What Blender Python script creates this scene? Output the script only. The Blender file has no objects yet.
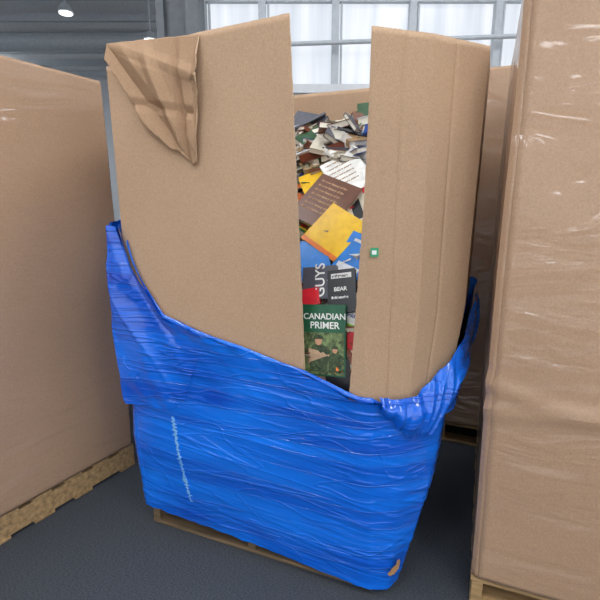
import bpy, math, random, bmesh
from mathutils import Vector, Matrix, noise
random.seed(7)
D=bpy.data
def lin(c):
    r=[]
    for x in c:
        x=x/255.0
        r.append(x/12.92 if x<=0.04045 else ((x+0.055)/1.055)**2.4)
    return (r[0],r[1],r[2],1.0)
def link(o,parent=None):
    bpy.context.scene.collection.objects.link(o)
    if parent: o.parent=parent
    return o
def empty(name):
    e=D.objects.new(name,None); e.empty_display_size=.1; return link(e)
def mesh_obj(name,verts,faces,mats,parent=None,midx=None,smooth=False,sharp=None):
    m=D.meshes.new(name); m.from_pydata([tuple(v) for v in verts],[],faces)
    for mt in mats: m.materials.append(mt)
    if midx:
        for p,i in zip(m.polygons,midx): p.material_index=i
    if smooth:
        for p in m.polygons: p.use_smooth=True
    m.update()
    if sharp: m.set_sharp_from_angle(angle=math.radians(sharp))
    return link(D.objects.new(name,m),parent)
# ---------------------------------------------------------------- materials
def newmat(name):
    m=D.materials.new(name); m.use_nodes=True
    nt=m.node_tree; b=nt.nodes['Principled BSDF']
    return m,nt,b
def N(nt,t,**k):
    n=nt.nodes.new(t)
    for a,v in k.items(): setattr(n,a,v)
    return n
def simple(name,col,rough=.6,metal=0,var=.08,scale=20):
    m,nt,b=newmat(name)
    tc=N(nt,'ShaderNodeTexCoord'); no=N(nt,'ShaderNodeTexNoise'); no.inputs['Scale'].default_value=scale
    nt.links.new(tc.outputs['Object'],no.inputs['Vector'])
    r=N(nt,'ShaderNodeValToRGB'); c=lin(col)
    r.color_ramp.elements[0].position=.3; r.color_ramp.elements[1].position=.7
    r.color_ramp.elements[0].color=[x*(1-var) for x in c[:3]]+[1]
    r.color_ramp.elements[1].color=[min(1,x*(1+var)) for x in c[:3]]+[1]
    nt.links.new(no.outputs['Fac'],r.inputs['Fac']); nt.links.new(r.outputs['Color'],b.inputs['Base Color'])
    b.inputs['Roughness'].default_value=rough; b.inputs['Metallic'].default_value=metal
    return m
def cardboard(name,col,film=False):
    m,nt,b=newmat(name); c=lin(col); L=nt.links.new
    tc=N(nt,'ShaderNodeTexCoord')
    n1=N(nt,'ShaderNodeTexNoise'); n1.inputs['Scale'].default_value=1.8; n1.inputs['Detail'].default_value=4
    n2=N(nt,'ShaderNodeTexNoise'); n2.inputs['Scale'].default_value=170; n2.inputs['Detail'].default_value=3
    L(tc.outputs['Object'],n1.inputs['Vector']); L(tc.outputs['Object'],n2.inputs['Vector'])
    a=N(nt,'ShaderNodeMath',operation='MULTIPLY_ADD'); L(n1.outputs['Fac'],a.inputs[0]); a.inputs[1].default_value=.35
    h=N(nt,'ShaderNodeMath',operation='MULTIPLY'); L(n2.outputs['Fac'],h.inputs[0]); h.inputs[1].default_value=.65; L(h.outputs[0],a.inputs[2])
    r=N(nt,'ShaderNodeValToRGB'); r.color_ramp.elements[0].position=.3; r.color_ramp.elements[1].position=.7
    r.color_ramp.elements[0].color=[x*.84 for x in c[:3]]+[1]; r.color_ramp.elements[1].color=[min(1,x*1.14) for x in c[:3]]+[1]
    L(a.outputs[0],r.inputs['Fac']); L(r.outputs['Color'],b.inputs['Base Color'])
    b.inputs['Roughness'].default_value=.8; b.inputs['Specular IOR Level'].default_value=.25
    bp=N(nt,'ShaderNodeBump'); bp.inputs['Strength'].default_value=.25; bp.inputs['Distance'].default_value=.001
    L(n2.outputs['Fac'],bp.inputs['Height']); L(bp.outputs['Normal'],b.inputs['Normal'])
    if film:
        b.inputs['Coat Weight'].default_value=.8; b.inputs['Coat Roughness'].default_value=.15
        mf=N(nt,'ShaderNodeMapping'); mf.inputs['Scale'].default_value=(1.2,1.2,4.5); mf.inputs['Rotation'].default_value=(.2,.35,0)
        L(tc.outputs['Object'],mf.inputs['Vector'])
        nf=N(nt,'ShaderNodeTexNoise'); nf.inputs['Scale'].default_value=1.4; nf.inputs['Detail'].default_value=3; nf.inputs['Distortion'].default_value=1.0
        L(mf.outputs['Vector'],nf.inputs['Vector'])
        bf=N(nt,'ShaderNodeBump'); bf.inputs['Strength'].default_value=1; bf.inputs['Distance'].default_value=.05
        L(nf.outputs['Fac'],bf.inputs['Height']); L(bf.outputs['Normal'],b.inputs['Coat Normal'])
    return m
def blue_film(name,c0=(0,72,190),c1=(10,122,244),dist=.0016):
    m,nt,b=newmat(name); L=nt.links.new
    tc=N(nt,'ShaderNodeTexCoord')
    def streak(scale,rot,det,dst):
        mp=N(nt,'ShaderNodeMapping'); mp.inputs['Scale'].default_value=scale; mp.inputs['Rotation'].default_value=rot
        L(tc.outputs['Object'],mp.inputs['Vector'])
        n=N(nt,'ShaderNodeTexNoise'); n.inputs['Scale'].default_value=1; n.inputs['Detail'].default_value=det; n.inputs['Distortion'].default_value=dst
        n.inputs['Roughness'].default_value=.55
        L(mp.outputs['Vector'],n.inputs['Vector']); return n
    s1=streak((.9,.9,18),(0,.13,0),1.2,.3); s2=streak((1.6,1.6,44),(.05,-.10,0),1.2,.3); s4=streak((2.2,2.2,6),(.3,.55,0),2,.8)
    s3=streak((1.2,1.2,3),(0,0,0),3,.5)
    def ridge(n,wd,amp):
        a=N(nt,'ShaderNodeMath',operation='SUBTRACT'); L(n.outputs['Fac'],a.inputs[0]); a.inputs[1].default_value=.5
        c=N(nt,'ShaderNodeMath',operation='ABSOLUTE'); L(a.outputs[0],c.inputs[0])
        d=N(nt,'ShaderNodeMapRange'); L(c.outputs[0],d.inputs['Value']); d.inputs['From Min'].default_value=0; d.inputs['From Max'].default_value=wd
        d.inputs['To Min'].default_value=amp; d.inputs['To Max'].default_value=0; d.interpolation_type='SMOOTHSTEP'; return d
    r1=ridge(s1,.03,1.1); r2=ridge(s2,.035,.35); r3=ridge(s4,.03,1.0)
    ad=N(nt,'ShaderNodeMath',operation='ADD'); L(r1.outputs[0],ad.inputs[0]); L(r2.outputs[0],ad.inputs[1])
    ad2=N(nt,'ShaderNodeMath',operation='ADD'); L(ad.outputs[0],ad2.inputs[0]); L(r3.outputs[0],ad2.inputs[1])
    ad3=N(nt,'ShaderNodeMath',operation='MULTIPLY_ADD'); L(s4.outputs['Fac'],ad3.inputs[0]); ad3.inputs[1].default_value=6.0; L(ad2.outputs[0],ad3.inputs[2])
    bp=N(nt,'ShaderNodeBump'); bp.inputs['Strength'].default_value=1; bp.inputs['Distance'].default_value=dist
    L(ad3.outputs[0],bp.inputs['Height']); L(bp.outputs['Normal'],b.inputs['Normal'])
    r=N(nt,'ShaderNodeValToRGB'); e=r.color_ramp.elements
    e[0].position=.36; e[0].color=lin(c0); e[1].position=.64; e[1].color=lin(c1)
    mx=N(nt,'ShaderNodeMath',operation='MULTIPLY_ADD'); L(s1.outputs['Fac'],mx.inputs[0]); mx.inputs[1].default_value=.35
    h=N(nt,'ShaderNodeMath',operation='MULTIPLY'); L(s3.outputs['Fac'],h.inputs[0]); h.inputs[1].default_value=.65
    L(h.outputs[0],mx.inputs[2]); L(mx.outputs[0],r.inputs['Fac']); L(r.outputs['Color'],b.inputs['Base Color'])
    b.inputs['Roughness'].default_value=.14; b.inputs['Specular IOR Level'].default_value=.6
    b.inputs['Coat Weight'].default_value=.6; b.inputs['Coat Roughness'].default_value=.05
    return m
def wood(name,col):
    m,nt,b=newmat(name); c=lin(col); L=nt.links.new
    tc=N(nt,'ShaderNodeTexCoord'); mp=N(nt,'ShaderNodeMapping'); mp.inputs['Scale'].default_value=(3,30,30)
    L(tc.outputs['Object'],mp.inputs['Vector'])
    n=N(nt,'ShaderNodeTexNoise'); n.inputs['Scale'].default_value=1.5; n.inputs['Detail'].default_value=6; L(mp.outputs['Vector'],n.inputs['Vector'])
    r=N(nt,'ShaderNodeValToRGB'); r.color_ramp.elements[0].position=.3; r.color_ramp.elements[1].position=.7
    r.color_ramp.elements[0].color=[x*.45 for x in c[:3]]+[1]; r.color_ramp.elements[1].color=c
    L(n.outputs['Fac'],r.inputs['Fac']); L(r.outputs['Color'],b.inputs['Base Color']); b.inputs['Roughness'].default_value=.8
    bp=N(nt,'ShaderNodeBump'); bp.inputs['Strength'].default_value=.4; bp.inputs['Distance'].default_value=.004
    L(n.outputs['Fac'],bp.inputs['Height']); L(bp.outputs['Normal'],b.inputs['Normal'])
    return m
def emis(name,col,st):
    m,nt,b=newmat(name); b.inputs['Emission Color'].default_value=lin(col); b.inputs['Emission Strength'].default_value=st
    b.inputs['Base Color'].default_value=lin(col); return m
M_card=cardboard('cardboard_kraft',(184,153,124))
M_card_in=cardboard('cardboard_torn',(168,136,107))
M_edge=cardboard('cardboard_torn_edge',(206,178,148))
M_card_f=cardboard('cardboard_clear_film',(180,147,119),True)
M_blue=blue_film('blue_stretch_film')
M_blue_l=blue_film('blue_stretch_film_loose',(0,70,190),(4,116,240),.0024)
M_blue_pale=blue_film('blue_stretch_film_glint',(40,130,230),(135,200,246))  # paler blue imitates light reflected along a film crease
M_wood=wood('pallet_wood',(196,160,112)); M_woodd=wood('pallet_wood_old',(128,106,80))
M_frame=simple('window_frame_paint',(176,182,188),.45)
M_col=simple('column_paint',(98,103,108),.6)
M_wall=simple('wall_paint',(212,215,219),.8,var=.03)
M_ceil=simple('ceiling_deck',(214,217,219),.8)
# ---------------------------------------------------------------- frame of the pallet row
P0=(-.729,1.916); RX=(.927,-.375); RY=(.375,.927)
def W(s,q,z): return Vector((P0[0]+s*RX[0]+q*RY[0],P0[1]+s*RX[1]+q*RY[1],z))
KEY=[(.0,[(.02,0),(1.08,0),(1.14,.02),(1.165,.07),(1.165,.95),(1.1,1.02),(.05,1.02),(0,.97),(0,.04)]),
 (.45,[(-.01,-.02),(1.06,-.02),(1.17,.04),(1.27,.14),(1.26,.9),(1.15,1.03),(.05,1.03),(-.02,.95),(-.03,.05)]),
 (1.1,[(-.01,-.01),(1.03,-.01),(1.2,.11),(1.345,.29),(1.345,.8),(1.1,1.03),(.1,1.03),(-.06,.9),(-.06,.15)]),
 (2.2,[(-.035,0),(1.035,0),(1.2,.13),(1.365,.31),(1.365,.75),(1.1,1.0),(.1,1.0),(-.08,.85),(-.10,.15)])]
def sect(z):
    for (z0,a),(z1,b) in zip(KEY,KEY[1:]):
        if z<=z1 or z1==2.2:
            f=max(0,min(1,(z-z0)/(z1-z0)));
            return [(x0+(x1-x0)*f,y0+(y1-y0)*f) for (x0,y0),(x1,y1) in zip(a,b)]
def raw(p,z):
    S=sect(z); p=p%9; i=int(p)%9; f=p-int(p); a=S[i]; b=S[(i+1)%9]
    return (a[0]+(b[0]-a[0])*f,a[1]+(b[1]-a[1])*f)
def wpt(p,z,off=0,soft=0):
    if soft:
        xs=[raw(p+d*soft,z) for d in (-1,-.5,0,.5,1)]
        x=sum(v[0] for v in xs)/5; y=sum(v[1] for v in xs)/5
    else: x,y=raw(p,z)
    e=max(soft,.04)
    a=raw(p-e,z); b=raw(p+e,z); tx,ty=b[0]-a[0],b[1]-a[1]; l=math.hypot(tx,ty) or 1
    return x+ty/l*off, y-tx/l*off
def interp(tab,x):
    if x<=tab[0][0]: return tab[0][1]
    for (a,b),(c,d) in zip(tab,tab[1:]):
        if x<=c:
            f=(x-a)/(c-a); return b+(d-b)*f
    return tab[-1][1]
def nz(*v): return noise.noise(Vector(v))
def grid(name,nu,nv,fn,mats,parent=None,thick=0,smooth=True,off=0,sharp=None,tri=False):
    vs=[fn(i/nu,j/nv) for j in range(nv+1) for i in range(nu+1)]
    fs=[(j*(nu+1)+i,j*(nu+1)+i+1,(j+1)*(nu+1)+i+1,(j+1)*(nu+1)+i) for j in range(nv) for i in range(nu)]
    o=mesh_obj(name,vs,fs,mats,parent,smooth=smooth,sharp=sharp)
    if thick:
        md=o.modifiers.new('thickness','SOLIDIFY'); md.thickness=thick; md.offset=off
        if len(mats)>1: md.material_offset_rim=1
    return o
# ---------------------------------------------------------------- main box
box=empty('cardboard_pallet_box')
def bulge(p,z): return .004*nz(p*1.3,z*1.3,3.1)
def s2p(s,z):
    S=sect(z); return (s-S[0][0])/(S[1][0]-S[0][0])
def left_panel(u,v):
    z_e=.15+v*1.95
    s_r=interp([(.15,.80),(.907,.811),(1.5,.78),(2.11,.748)],z_e)+.003*nz(z_e*30,1,1)
    p=interp([(0,6.5),(.1,7),(.3,8),(.4,9),(1,9+s2p(s_r,z_e))],u)
    if p>=9: s=(p-9)*1.03; top=interp([(0,2.03),(.05,2.03),(.25,2.08),(.4,2.098),(.76,2.112)],s)
    else: top=2.03
    top+=.002*nz(p*40,2,2)
    z=.15+v*(top-.15)
    s,q=wpt(p,z,0); q-=bulge(p,z); return W(s,q,z)
grid('front_panel_and_left_side',150,90,left_panel,[M_card,M_edge],box,.007,sharp=12)
def right_panel(u,v):
    z_e=.15+v*1.9
    s_l=interp([(.15,.97),(.814,.985),(1.5,1.018),(2.03,1.03)],z_e)+.003*nz(z_e*33,5,1)
    pl=min(.992,s2p(s_l,z_e))
    p=interp([(0,pl),(.05,1),(.25,2),(.45,3),(.65,4),(.75,5),(1,6.5)],u)
    top=interp([(1,2.035),(3,2.03),(4,2.06),(5,2.10),(6.5,2.10)],p)+.002*nz(p*40,7,2)
    z=.15+v*(top-.15)
    cr=0
    for c in (1.5,2.4,): cr-=.004*math.exp(-((p-c)/.03)**2)
    s,q=wpt(p,z,cr if p>1.1 else 0); return W(s,q,z)
grid('right_strip_side_and_back',260,90,right_panel,[M_card,M_edge],box,.007,sharp=8)
# torn flap : stiff board, folded forward, with long straight creases
def lat(i,j,k): return noise.noise(Vector((i*1.37+k,j*1.91,k*3.3)))
def bil(x,y,k):
    i,j=math.floor(x),math.floor(y); f,g=x-i,y-j
    if f+g<1: return lat(i,j,k)+(lat(i+1,j,k)-lat(i,j,k))*f+(lat(i,j+1,k)-lat(i,j,k))*g
    return lat(i+1,j+1,k)+(lat(i,j+1,k)-lat(i+1,j+1,k))*(1-f)+(lat(i+1,j,k)-lat(i+1,j+1,k))*(1-g)
def line(s,z,a,b):  # signed distance to crease a->b
    dx,dz=b[0]-a[0],b[1]-a[1]; l=math.hypot(dx,dz); return ((s-a[0])*dz-(z-a[1])*dx)/l
def flap(u,v):
    s=-.02+.425*u; t=interp([(0,2.108),(.4,2.090)],s)+.003*nz(s*25,1,1)
    bot=interp([(-.02,2.05),(.03,1.985),(.10,1.885),(.155,1.80),(.20,1.765),(.27,1.705),(.30,1.70),(.36,1.645),(.385,1.655),(.393,1.78),(.405,1.88)],s)
    bot+=.006*nz(s*70,3,4)+.004*nz(s*160,3,9)
    z=t+(bot-t)*v
    e=min(1,v*3)
    d=.008+.030*e
    # valleys and ridges along straight lines
    for a,b_,amp,wd in (((.02,2.06),(.30,1.72),-.026,.05),((.16,2.10),(.33,1.70),.022,.035),((.30,2.10),(.345,1.66),-.024,.022),((.06,2.09),(.40,1.95),.014,.03),((.10,1.88),(.40,1.82),-.014,.025)):
        dd=abs(line(s,z,a,b_)); d+=amp*max(0,1-dd/wd)*e
    d+=(.012*bil(s*12,z*11,1)+.003*bil(s*34,z*30,5))*e
    d=max(d,.008)
    return W(s,-d,z)
grid('torn_flap',90,80,flap,[M_card_in,M_edge],box,.005,smooth=True,sharp=7)
grid('inner_fragment',10,10,lambda u,v: W(.80+.115*u+.01*v,.03+.01*u,.80+v*.165-.03*u*v+.006*nz(u*9,v,2)),[M_card],box,.006)
M_green=simple('sticker_green',(40,160,110),.4); M_white=simple('label_white',(225,228,225),.5)
o=mesh_obj('price_sticker',[W(1.046,-.006,1.327),W(1.070,.010,1.327),W(1.070,.010,1.357),W(1.046,-.006,1.357),
  W(1.050,-.005,1.335),W(1.064,.004,1.335),W(1.064,.004,1.349),W(1.050,-.005,1.349)],[(0,1,2,3),(4,5,6,7)],[M_green,M_white],box,[0,1])
o.location=(-.002,-.008,0)
for vtx in o.data.vertices[4:]: vtx.co.y-=.0025
# ---------------------------------------------------------------- blue film
RIM=[(0,1.40),(.05,1.26),(.1,1.17),(.19,1.04),(.33,.99),(.5,.955),(.79,.885),(.94,.83),(1,.815),(1.5,.79),(2,.79),(2.5,.86),(3,.98),(3.3,1.1),(4,1.15),(5,1.2),(6,1.3),(7,1.4),(8,1.46),(9,1.40)]
BOT=[(0,.105),(.5,.065),(1,.03),(2,.02),(3,.03),(4,.06),(6,.1),(9,.105)]
film=empty('blue_stretch_wrap')
def pmap(u): return interp([(0,0),(.45,1),(.58,2),(.68,3),(.78,4),(1,9)],u)
def crease(x,wd): return max(0,1-abs(x)/wd)
def wrap(u,v):
    p=pmap(u)%9 if u<1 else 0.0
    zt=interp(RIM,p)+.012*nz(p*12,1,1); zb=interp(BOT,p)+.006*nz(p*20,4,1)
    z=zb+(zt-zb)*v
    sx=p*1.03 if p<1 else 1.03+(p-1)*.22
    near=math.exp(-(zt-z)/.06)
    off=.016+.0022*crease(nz(sx*.8,z*12+sx*1.6,1),.14)+.0014*crease(nz(sx*1.0+5,z*22+sx*3.0,7),.14)+.014*nz(sx*1.6,z*2.6,4)
    off+=near*(.008+.012*crease(nz(sx*2.2,z*8+sx*6,9),.25))
    s,q=wpt(p,z,off,.10 if p>.9 else .06)
    return W(s,q,z)
grid('film_wrap',520,260,wrap,[M_blue],film)
def left_loose(u,v):
    p=8.0+ (1.36)*u
    pp=p%9
    zt=interp(RIM,pp)+.01
    hem=interp([(0,.70),(.7,.64),(.85,.62),(.93,.68),(1,.93)],u)+.015*nz(u*14,3,3)
    z=zt+(hem-zt)*v
    env=math.sin(math.pi*min(1,.12+v*.75))
    s0=(p-9)*1.03
    d=.016+.036*env*interp([(0,1),(.74,1),(.85,.45),(1,.1)],u)
    d+=.014*crease(nz(s0*2.0+z*2.2,z*2.0-s0*3,6.1),.3)+.006*crease(nz(s0*5+z*3,z*3.5+s0*6,2.2),.2)+.014*nz(s0*3,z*2.6,2)
    s,q=wpt(p,z,0,.06)
    return W(s-d*interp([(0,1),(.74,1),(.85,.3),(1,0)],u),q-max(d*.8,.017)*(1 if u>.5 else .3),z)
grid('film_loose_left',150,150,left_loose,[M_blue_l],film)
def right_loose(u,v):
    p=1.25+2.3*u
    zt=interp(RIM,p)+.03
    hem=zt-interp([(0,.05),(.3,.14),(.6,.25),(1,.3)],u)+.015*nz(u*11,3,3)
    z=zt+(hem-zt)*v
    d=.03+.03*math.sin(math.pi*min(1,v))+.012*crease(nz(p*2.4,z*6-p*3.5,3),.25)+.010*nz(p*3,z*5,3)
    s,q=wpt(p,z,d,.12); s=min(s,1.425)
    return W(s,q,z)
grid('film_loose_right',130,80,right_loose,[M_blue_l],film)
def rope(u,v):
    p=.02+u*2.6; z0=interp(RIM,p)+.002; a=v*2*math.pi
    r=.007+.006*nz(p*5,1,7)
    s,q=wpt(p,z0,.020+r*math.cos(a+p*9)+.003*nz(p*18,v*3,1),.08)
    return W(s,q,z0+r*1.5*math.sin(a+p*9))
grid('film_rim_roll',260,12,rope,[M_blue],film)
def crease_glint(u,v):
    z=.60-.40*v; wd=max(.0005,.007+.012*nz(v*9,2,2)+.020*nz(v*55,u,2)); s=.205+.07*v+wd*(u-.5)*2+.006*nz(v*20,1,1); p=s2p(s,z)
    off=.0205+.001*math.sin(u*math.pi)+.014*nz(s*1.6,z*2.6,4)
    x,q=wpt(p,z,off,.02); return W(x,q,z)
grid('film_crease_glint',8,160,crease_glint,[M_blue_pale],film)  # vertical crease reflection painted as a pale strip over the wrap
M_tear=cardboard('torn_corner_board',(176,138,96))
def tear(u,v):
    a=(u-.5)*2; h=.022*math.sqrt(max(0,1-a*a))*(1+.9*nz(u*6,v*.5,1))
    x,q=wpt(1.9+.5*u,.12,.033+.004*nz(u*7,v*7,1),.1); return W(x,q,.125+.02*a+h*(v-.5)*2)
grid('torn_corner',18,8,tear,[M_tear],film)
# ---------------------------------------------------------------- pallets
def boxverts(o,ax,ay,az,lo,hi):
    vs=[]
    for z in (lo[2],hi[2]):
        for x,y in ((lo[0],lo[1]),(hi[0],lo[1]),(hi[0],hi[1]),(lo[0],hi[1])): vs.append(o+ax*x+ay*y+az*z)
    return vs
BF=[(0,3,2,1),(4,5,6,7),(0,1,5,4),(1,2,6,5),(2,3,7,6),(3,0,4,7)]
def pallet(name,origin,ang,Wd,Dp,H,mat):
    vs=[];fs=[]
    X=Vector((1,0,0));Y=Vector((0,1,0));Z=Vector((0,0,1))
    def bx(lo,hi):
        k=len(vs); vs.extend(boxverts(Vector((0,0,0)),X,Y,Z,lo,hi)); fs.extend([tuple(k+i for i in f) for f in BF])
    t=.016
    for i in range(3):
        x=i*(Wd-.04)/2; bx((x,0,t),(x+.04,Dp,H-t))
    n=7
    for i in range(n):
        y=i*(Dp-.1)/(n-1); j=random.uniform(-.006,.006)
        bx((-.003+j,y,H-t),(Wd+.003+j,y+.1,H))
    for y in (0,.28,Dp/2-.05,Dp-.38,Dp-.1): bx((-.003,y,0),(Wd+.003,y+.1,t))
    o=mesh_obj(name,vs,fs,[mat]); o.location=(origin[0],origin[1],0.0); o.rotation_euler=(0,0,ang)
    b=o.modifiers.new('bevel','BEVEL'); b.width=.003; b.segments=2
    return o
A=math.atan2(-.375,.927)
w0=W(.025,.0,0); pallet('wooden_pallet',(w0.x,w0.y),A,1.065,1.0,.14,M_woodd)
# ---------------------------------------------------------------- books
cols=[(28,28,32),(240,238,232),(120,60,38),(30,70,150),(60,90,60),(215,205,185),(110,66,44),(205,30,45),(20,125,215),(252,196,20),
      (80,80,90),(160,130,95),(28,92,62),(225,228,232),(235,125,45)]
bm=[simple('book_cover_%d'%i,c,.35,var=.12,scale=35) for i,c in enumerate(cols)]
M_page=simple('book_pages',(228,221,204),.9,var=.06,scale=120)
bv=[];bfc=[];bmi=[]
def book(c,R,w,h,t,ci,trim=True):
    ax,ay,az=R.col[0],R.col[1],R.col[2]
    c=Vector(c)
    def bx(lo,hi,mi):
        k=len(bv); bv.extend(boxverts(c,ax,ay,az,lo,hi)); bfc.extend([tuple(k+i for i in f) for f in BF]); bmi.extend([mi]*6)
    k=.0022
    bx((-w/2,-h/2,t/2-k),(w/2,h/2,t/2),ci+1)
    bx((-w/2,-h/2,-t/2),(w/2,h/2,-t/2+k),ci+1)
    bx((-w/2,-h/2,-t/2+k),(-w/2+k,h/2,t/2-k),ci+1)
    bx((-w/2+k,-h/2+.004,-t/2+k),(w/2-.005,h/2-.004,t/2-k),0)
    if trim: # printed title blocks on both covers
        c2=random.choice([1,5,9,0,7,13])+1
        a0=random.uniform(-.4,.1)*h; b0=a0+random.uniform(.06,.25)*h
        for sg in (1,-1):
            z=sg*t/2; lo,hi=(z,z+.0006) if sg>0 else (z-.0006,z)
            bx((-w*.38,a0,lo),(w*.38,b0,hi),c2)
            bx((-w*.30,h*.32,lo),(w*.30,h*.38,hi),c2)
SX=Vector((RX[0],RX[1],0)); QX=Vector((RY[0],RY[1],0)); ZX=Vector((0,0,1))
def frame(slope,spin,tx=0,ty=0):
    y=QX*math.cos(slope)+ZX*math.sin(slope); x=SX.copy(); n=x.cross(y)
    B=Matrix((x,y,n)).transposed()
    return B@(Matrix.Rotation(tx,3,'X')@Matrix.Rotation(ty,3,'Y')@Matrix.Rotation(spin,3,'Z'))
def surf(q): return 1.0+q if q<.87 else 1.87
S45=math.radians(45)
for k in range(1100):
    s=random.uniform(.10,1.22); q=random.uniform(.12,.88)
    if s>1.05 and q<(s-1.03)+.12: continue
    dep=random.uniform(.045,.17)
    if q<.3 and .6<s<1.1: dep+=.09
    z=surf(q)-dep
    R=frame(S45*random.uniform(.3,1.1) if q<.8 else 0,random.uniform(0,6.28),random.gauss(0,.18),random.gauss(0,.18))
    book(W(s,q,z),R,random.uniform(.12,.17),random.uniform(.17,.23),random.uniform(.012,.04),random.randrange(len(bm)))
for k in range(170):
    s=random.uniform(.2,1.15); q=random.uniform(.70,.86)
    z=surf(q)+random.uniform(-.03,.07)
    R=frame(random.uniform(-.1,.8),random.uniform(0,6.28),random.gauss(0,.3),random.gauss(0,.3))
    book(W(s,q,z),R,random.uniform(.10,.18),random.uniform(.15,.25),random.uniform(.008,.04),random.choice([0,0,2,6,10,11,5,3,1,6,1,10,13,4]),random.random()<.5)
def hero(s,q,w,h,t,ci,spin,lift=.02,slope=45,tx=0,ty=0,trim=False):
    R=frame(math.radians(slope),math.radians(spin),tx,ty); c=W(s,q,1.0+q)+(QX*-.707+ZX*.707)*lift
    book(c,R,w,h,t,ci,trim); return c,R
hW=hero(.79,.60,.18,.24,.012,1,35,.05,52)
hero(.66,.60,.14,.20,.015,9,-60,.02,45)
hero(.84,.53,.18,.22,.012,7,-50,.035,45)
hero(.90,.62,.15,.22,.02,13,20,.03,45)
hB=hero(.735,.467,.23,.26,.03,6,-25,.05,50)
hero(.90,.46,.15,.21,.02,5,-65,.03,50,trim=True)
hY=hero(.81,.355,.20,.21,.012,9,-32,.045,55)
hero(.90,.38,.12,.2,.02,0,30,.01,50)
hero(.915,.27,.13,.22,.012,8,-22,.02,58,trim=True)
hero(.73,.26,.16,.2,.02,8,25,.02,50)
hero(.82,.25,.12,.17,.02,0,10,.0,50)
hero(.76,.20,.14,.18,.02,2,70,.0,55)
hU=hero(.815,.17,.14,.13,.02,10,8,.04,66)
hL=hero(.91,.15,.11,.17,.02,0,10,.035,65)
hero(.745,.12,.07,.16,.018,7,-75,.02,60)
def stand(s,q,z,w,h,t,ci,spin,slope=80,ty=0):
    R=frame(math.radians(slope),math.radians(spin),0,ty); book(W(s,q,z),R,w,h,t,ci,False); return W(s,q,z),R
hP=stand(.865,.055,.995,.17,.27,.02,12,4,80)
hG=stand(.975,.10,1.05,.12,.24,.02,1,-14,75)
stand(.985,.07,.93,.10,.2,.02,7,-6,82)
stand(.95,.03,.85,.13,.16,.02,0,12,80)
piles=mesh_obj('book_pile',bv,bfc,[M_page]+bm,None,bmi)
M_txt=simple('print_white',(240,240,235),.5); M_camo=simple('print_camouflage',(98,114,72),.5,var=.8,scale=60)
M_skin=simple('print_skin',(200,150,115),.5); M_lt=simple('print_lime',(150,210,60),.5); M_txb=simple('print_brown',(200,160,120),.5)
def text(name,body,fr,x,y,size,mat,t,rot=0):
    c,R=fr; cu=D.curves.new(name,'FONT'); cu.body=body; cu.size=size; cu.extrude=.0004; cu.offset=.0006; cu.materials.append(mat)
    o=link(D.objects.new(name,cu),piles)
    p=c+R.col[0]*x+R.col[1]*y+R.col[2]*(t/2+.0008)
    o.matrix_world=Matrix.Translation(p)@(R@Matrix.Rotation(rot,3,'Z')).to_4x4(); return o
def patch(name,fr,x0,y0,x1,y1,mat,t,h=.0012):
    c,R=fr; vs=[c+R.col[0]*x+R.col[1]*y+R.col[2]*(t/2+h) for x,y in ((x0,y0),(x1,y0),(x1,y1),(x0,y1))]
    return mesh_obj(name,vs,[(0,1,2,3)],[mat],piles)
M_camo2=simple('print_camouflage_dark',(58,74,44),.5,var=.7,scale=90)
def figure(name,fr,x,y,sc,t):
    c,R=fr
    def P(pts,mat,h,n):
        vs=[c+R.col[0]*(x+a*sc)+R.col[1]*(y+b*sc)+R.col[2]*(t/2+h) for a,b in pts]; mesh_obj(n,vs,[tuple(range(len(vs)))],[mat],piles)
    P([(-.5,-1),(.5,-1),(.55,-.1),(.75,.1),(.3,.45),(.12,.5),(-.12,.5),(-.35,.4),(-.7,-.1),(-.5,-.2)],M_camo2,.002,name+'_body')
    P([(.2*math.cos(i*.5236),.68+.24*math.sin(i*.5236)) for i in range(12)],M_skin,.0025,name+'_face')
    P([(.3*math.cos(i*.3927),.78+.24*math.sin(i*.3927)) for i in range(9)],M_camo2,.003,name+'_helmet')
text('title_top','CANADIAN',hP,-.082,.080,.032,M_txt,.02); text('title_low','PRIMER',hP,-.055,.045,.036,M_txt,.02)
patch('cover_picture',hP,-.08,-.13,.08,.03,M_camo,.02); figure('soldier',hP,-.02,-.05,.07,.02); figure('soldier_rear',hP,.045,-.07,.05,.0205)
text('big_title','GUYS',hU,.02,-.06,.055,M_txt,.02,math.pi/2); text('small_title','a novel',hU,.045,-.05,.02,M_txt,.02,math.pi/2)
patch('label',hL,-.04,.05,.04,.07,M_txt,.02); text('label_text','reference',hL,-.036,.054,.016,bm[0],.023); text('spine_text','BEAR',hL,-.03,.0,.022,M_txt,.02); text('spine_small','field stories',hL,-.04,-.03,.014,M_txt,.02)
patch('lime_band',hG,-.06,-.02,.06,.0,M_lt,.02); patch('pink_band',hG,-.06,-.07,.06,-.045,bm[7],.02)
for i in range(3): text('green_text_%d'%i,'field guide',hG,-.05,.085-.03*i,.022,bm[3],.02)
for i in range(7): text('brown_text_%d'%i,'the new history of the',hB,-.09,.09-.026*i,.016,M_txb,.03)
for i in range(6): text('white_text_%d'%i,'a story told in pictures',hW,-.07,.09-.028*i,.012,bm[11],.012)
patch('yellow_fold',hY,-.10,-.105,.10,-.085,bm[14],.012)
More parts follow.
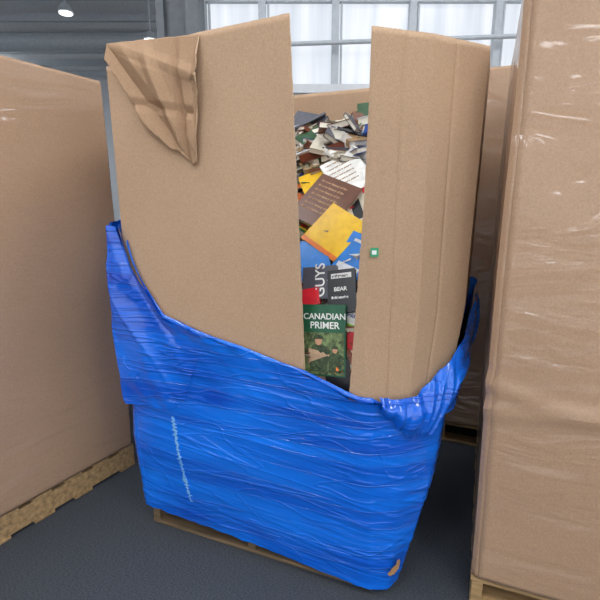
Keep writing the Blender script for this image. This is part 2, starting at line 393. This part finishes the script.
# ---------------------------------------------------------------- neighbour boxes
def plain_box(name,corner,ang,Wd,Dp,z0,z1,seed,folds=()):
    e=empty(name); ca,sa=math.cos(ang),math.sin(ang)
    c=.02; pts=[(c,0),(Wd-c,0),(Wd,c),(Wd,Dp-c),(Wd-c,Dp),(c,Dp),(0,Dp-c),(0,c),(c,0)]
    keys=[0,.24,.25,.49,.5,.74,.75,.99,1.0]
    def fn(u,v):
        for i in range(8):
            if u<=keys[i+1]+1e-9:
                f=(u-keys[i])/(keys[i+1]-keys[i]); x=pts[i][0]+(pts[i+1][0]-pts[i][0])*f; y=pts[i][1]+(pts[i+1][1]-pts[i][1])*f; break
        z=z0+(z1-z0)*v+(.003*nz(u*60,seed,0) if v==1 else 0)
        b=.006*nz(x*2+seed,y*2,z*2)+.006*math.sin(math.pi*v)
        for fz,fd,sl in folds: b+=fd*max(0,1-abs(z-fz-sl*x-.03*nz(x*4,fz,1))/.05)
        cx,cy=x-Wd/2,y-Dp/2; x2=x+b*(2*cx/Wd); y2=y+b*(2*cy/Dp)
        return Vector((corner[0]+x2*ca-y2*sa,corner[1]+x2*sa+y2*ca,z))
    grid('side_walls',200,120,fn,[M_card_f],e,.006,smooth=True,sharp=14)
    vs=[];fs=[];mi=[]
    for k in range(60):
        x=random.uniform(.16,Wd-.16); y=random.uniform(.16,Dp-.16); a=random.uniform(0,6.3)
        R=Matrix.Rotation(ang+a,3,'Z')@Matrix.Rotation(random.gauss(0,.15),3,'X')
        cc=Vector((corner[0]+x*ca-y*sa,corner[1]+x*sa+y*ca,z1-.10+random.uniform(-.05,.09)))
        q=len(vs); vs.extend(boxverts(cc,R.col[0],R.col[1],R.col[2],(-.07,-.1,-.012),(.07,.1,.012))); fs.extend([tuple(q+i for i in f) for f in BF]); mi.extend([random.randrange(len(bm))]*6)
    mesh_obj('books_inside',vs,fs,bm,e,mi)
    fl=[Vector((corner[0]+x*ca-y*sa,corner[1]+x*sa+y*ca,z1-.2)) for x,y in ((.01,.01),(Wd-.01,.01),(Wd-.01,Dp-.01),(.01,Dp-.01))]
    mesh_obj('fill',fl,[(0,1,2,3)],[M_page],e)
    return e
aL=math.radians(-30); X=Vector((math.cos(aL),math.sin(aL))); Y=Vector((-math.sin(aL),math.cos(aL)))
cl=Vector((-.975,2.40))-X*1.12-Y*1.08
pallet('wooden_pallet',(cl.x,cl.y),aL,1.12,1.08,.13,M_wood)
plain_box('cardboard_pallet_box',(cl.x+.01*X.x,cl.y+.01*X.y),aL,1.11,1.08,.135,2.09,3)
wr=W(1.455,.09,0)
pallet('wooden_pallet',(wr.x,wr.y),A,1.15,1.05,.115,M_wood)
plain_box('cardboard_pallet_box',(wr.x,wr.y),A,1.15,1.05,.12,2.12,11,[(.90,.007,-.25),(.80,.006,.1)])
wb=W(1.22,1.32,0)
pallet('wooden_pallet',(wb.x,wb.y),A,1.15,1.0,.13,M_wood)
plain_box('cardboard_pallet_box',(wb.x,wb.y),A,1.15,1.0,.135,2.22,21)
# ---------------------------------------------------------------- room
def cuboid(name,lo,hi,mat,parent=None):
    vs=boxverts(Vector((0,0,0)),Vector((1,0,0)),Vector((0,1,0)),Vector((0,0,1)),lo,hi); return mesh_obj(name,vs,BF,[mat],parent)
m,nt,b=newmat('carpet_charcoal'); L=nt.links.new
tc=N(nt,'ShaderNodeTexCoord'); n=N(nt,'ShaderNodeTexNoise'); n.inputs['Scale'].default_value=110; n.inputs['Detail'].default_value=3
mp=N(nt,'ShaderNodeMapping'); mp.inputs['Scale'].default_value=(1,3,1); mp.inputs['Rotation'].default_value=(0,0,.4); L(tc.outputs['Object'],mp.inputs['Vector']); L(mp.outputs['Vector'],n.inputs['Vector'])
r=N(nt,'ShaderNodeValToRGB'); r.color_ramp.elements[0].position=.3; r.color_ramp.elements[1].position=.75
r.color_ramp.elements[0].color=lin((36,40,45)); r.color_ramp.elements[1].color=lin((84,89,96))
L(n.outputs['Fac'],r.inputs['Fac']); L(r.outputs['Color'],b.inputs['Base Color']); b.inputs['Roughness'].default_value=.95
bp=N(nt,'ShaderNodeBump'); bp.inputs['Strength'].default_value=.5; bp.inputs['Distance'].default_value=.004; L(n.outputs['Fac'],bp.inputs['Height']); L(bp.outputs['Normal'],b.inputs['Normal'])
M_floor=m
cuboid('floor',(-9,-5,-.1),(7,14,0),M_floor)
cuboid('ceiling',(-9,-5,4.9),(7,14,5.0),M_ceil)
for i in range(9): cuboid('trim_%d'%(i+1),(-9,5.5+i*.9,4.78),(-1.2,5.58+i*.9,4.9),M_frame)
cuboid('wall_far',(-9,13.5,0),(-1,13.6,4.9),M_wall)
cuboid('wall_left',(-9.1,-5,0),(-9,14,4.9),M_wall)
YW=4.2
cuboid('wall_back',(-.85,YW,0),(7,YW+.12,2.46),M_wall)
m,nt,b=newmat('frosted_window_glow'); L=nt.links.new
tc=N(nt,'ShaderNodeTexCoord'); mp=N(nt,'ShaderNodeMapping'); mp.inputs['Scale'].default_value=(9,1,.6); L(tc.outputs['Object'],mp.inputs['Vector'])
n=N(nt,'ShaderNodeTexNoise'); n.inputs['Scale'].default_value=1; n.inputs['Detail'].default_value=2; L(mp.outputs['Vector'],n.inputs['Vector'])
r=N(nt,'ShaderNodeValToRGB'); r.color_ramp.elements[0].position=.3; r.color_ramp.elements[1].position=.7
r.color_ramp.elements[0].color=lin((204,213,226)); r.color_ramp.elements[1].color=lin((240,244,250)); L(n.outputs['Fac'],r.inputs['Fac'])
L(r.outputs['Color'],b.inputs['Emission Color']); b.inputs['Emission Strength'].default_value=.95; b.inputs['Base Color'].default_value=(.1,.1,.1,1); b.inputs['Roughness'].default_value=.3
M_pane=m
xs=[-.82,-.32,.30,.95,1.67,2.4,3.1,3.8,4.6]
for i,(a,c) in enumerate(zip(xs,xs[1:])):
    e=empty('window_%d'%(i+1))
    cuboid('pane',(a,YW+.05,2.48),(c,YW+.06,3.9),M_pane,e)
    cuboid('mullion',(a-.03,YW-.02,2.46),(a+.03,YW+.1,3.9),M_frame,e)
    cuboid('mullion_bead',(a+.045,YW+.01,2.46),(a+.06,YW+.08,3.9),M_frame,e)
    cuboid('sill',(a,YW-.04,2.44),(c,YW+.12,2.51),M_wall,e)
    cuboid('transom',(a,YW,3.16),(c,YW+.08,3.21),M_frame,e)
cuboid('wall_upper',(-.85,YW,3.9),(7,YW+.12,4.9),M_wall)
col=empty('steel_column')
cuboid('flange_left',(-1.14,3.95,0),(-1.08,4.25,4.9),M_col,col); cuboid('web',(-1.08,4.02,0),(-.9,4.2,4.9),M_col,col); cuboid('flange_right',(-.9,3.92,0),(-.8,4.3,4.9),M_col,col)
def cyl(name,p0,p1,r,mat,parent=None,seg=20,r2=None):
    bm_=bmesh.new(); bmesh.ops.create_cone(bm_,cap_ends=True,segments=seg,radius1=r,radius2=r if r2 is None else r2,depth=(Vector(p1)-Vector(p0)).length)
    me=D.meshes.new(name); bm_.to_mesh(me); bm_.free(); me.materials.append(mat)
    o=link(D.objects.new(name,me),parent); o.location=(Vector(p0)+Vector(p1))/2
    o.rotation_euler=(Vector(p1)-Vector(p0)).to_track_quat('Z','Y').to_euler(); return o
cyl('conduit_pipe',(-.8,4.1,2.78),(4.5,4.1,2.95),.018,M_frame)
cyl('air_duct',(-9,9.5,4.55),(-1.6,9.5,4.55),.16,M_frame)
M_lamp=emis('lamp_glow',(248,251,255),15.5)
M_up=emis('added_uplight_glow',(248,251,255),9)  # emission added on fixture tops to brighten the ceiling
M_lamp2=emis('lamp_glow_soft',(250,250,248),2.0)
for i,(x,y,z) in enumerate([(-2.42,8,4.1),(-3.75,8,4.5)]):
    e=empty('pendant_lamp'); cyl('shade',(x,y,z),(x,y,z+.12),.13,M_frame,e,24,.06); cyl('bulb',(x,y,z-.02),(x,y,z+.02),.10,M_lamp2,e); cyl('rod',(x,y,z+.1),(x,y,4.9),.012,M_frame,e)
for i,(x,y) in enumerate([(-1.6,-1.0),(1.4,-1.0),(-1.8,1.6),(1.6,1.6),(0,-3.2),(-7,6),(-7.6,10.5)]):  # last two are added out of view to brighten the back room
    e=empty('fluorescent_and_fill_fixture'); zf=4.38
    cuboid('housing',(x-.35,y-.75,zf+.01),(x+.35,y+.75,zf+.12),M_frame,e)
    cuboid('diffuser',(x-.32,y-.72,zf-.01),(x+.32,y+.72,zf+.01),M_lamp,e)
    cuboid('added_uplight',(x-.32,y-.72,zf+.12),(x+.32,y+.72,zf+.13),M_up,e)
    for d in (-.5,.5): cyl('hanger',(x,y+d,zf+.13),(x,y+d,4.9),.01,M_frame,e)
# ---------------------------------------------------------------- world, camera
sc=bpy.context.scene
w=D.worlds.new('world'); sc.world=w; w.use_nodes=True
w.node_tree.nodes['Background'].inputs[0].default_value=(.95,.97,1,1); w.node_tree.nodes['Background'].inputs[1].default_value=1.4
cam=D.cameras.new('camera'); co=link(D.objects.new('camera',cam)); cam.lens=27; cam.sensor_width=36
co.location=(0,0,1.5); co.rotation_euler=(math.radians(90-12),0,0); sc.camera=co
sc.view_settings.view_transform='Standard'
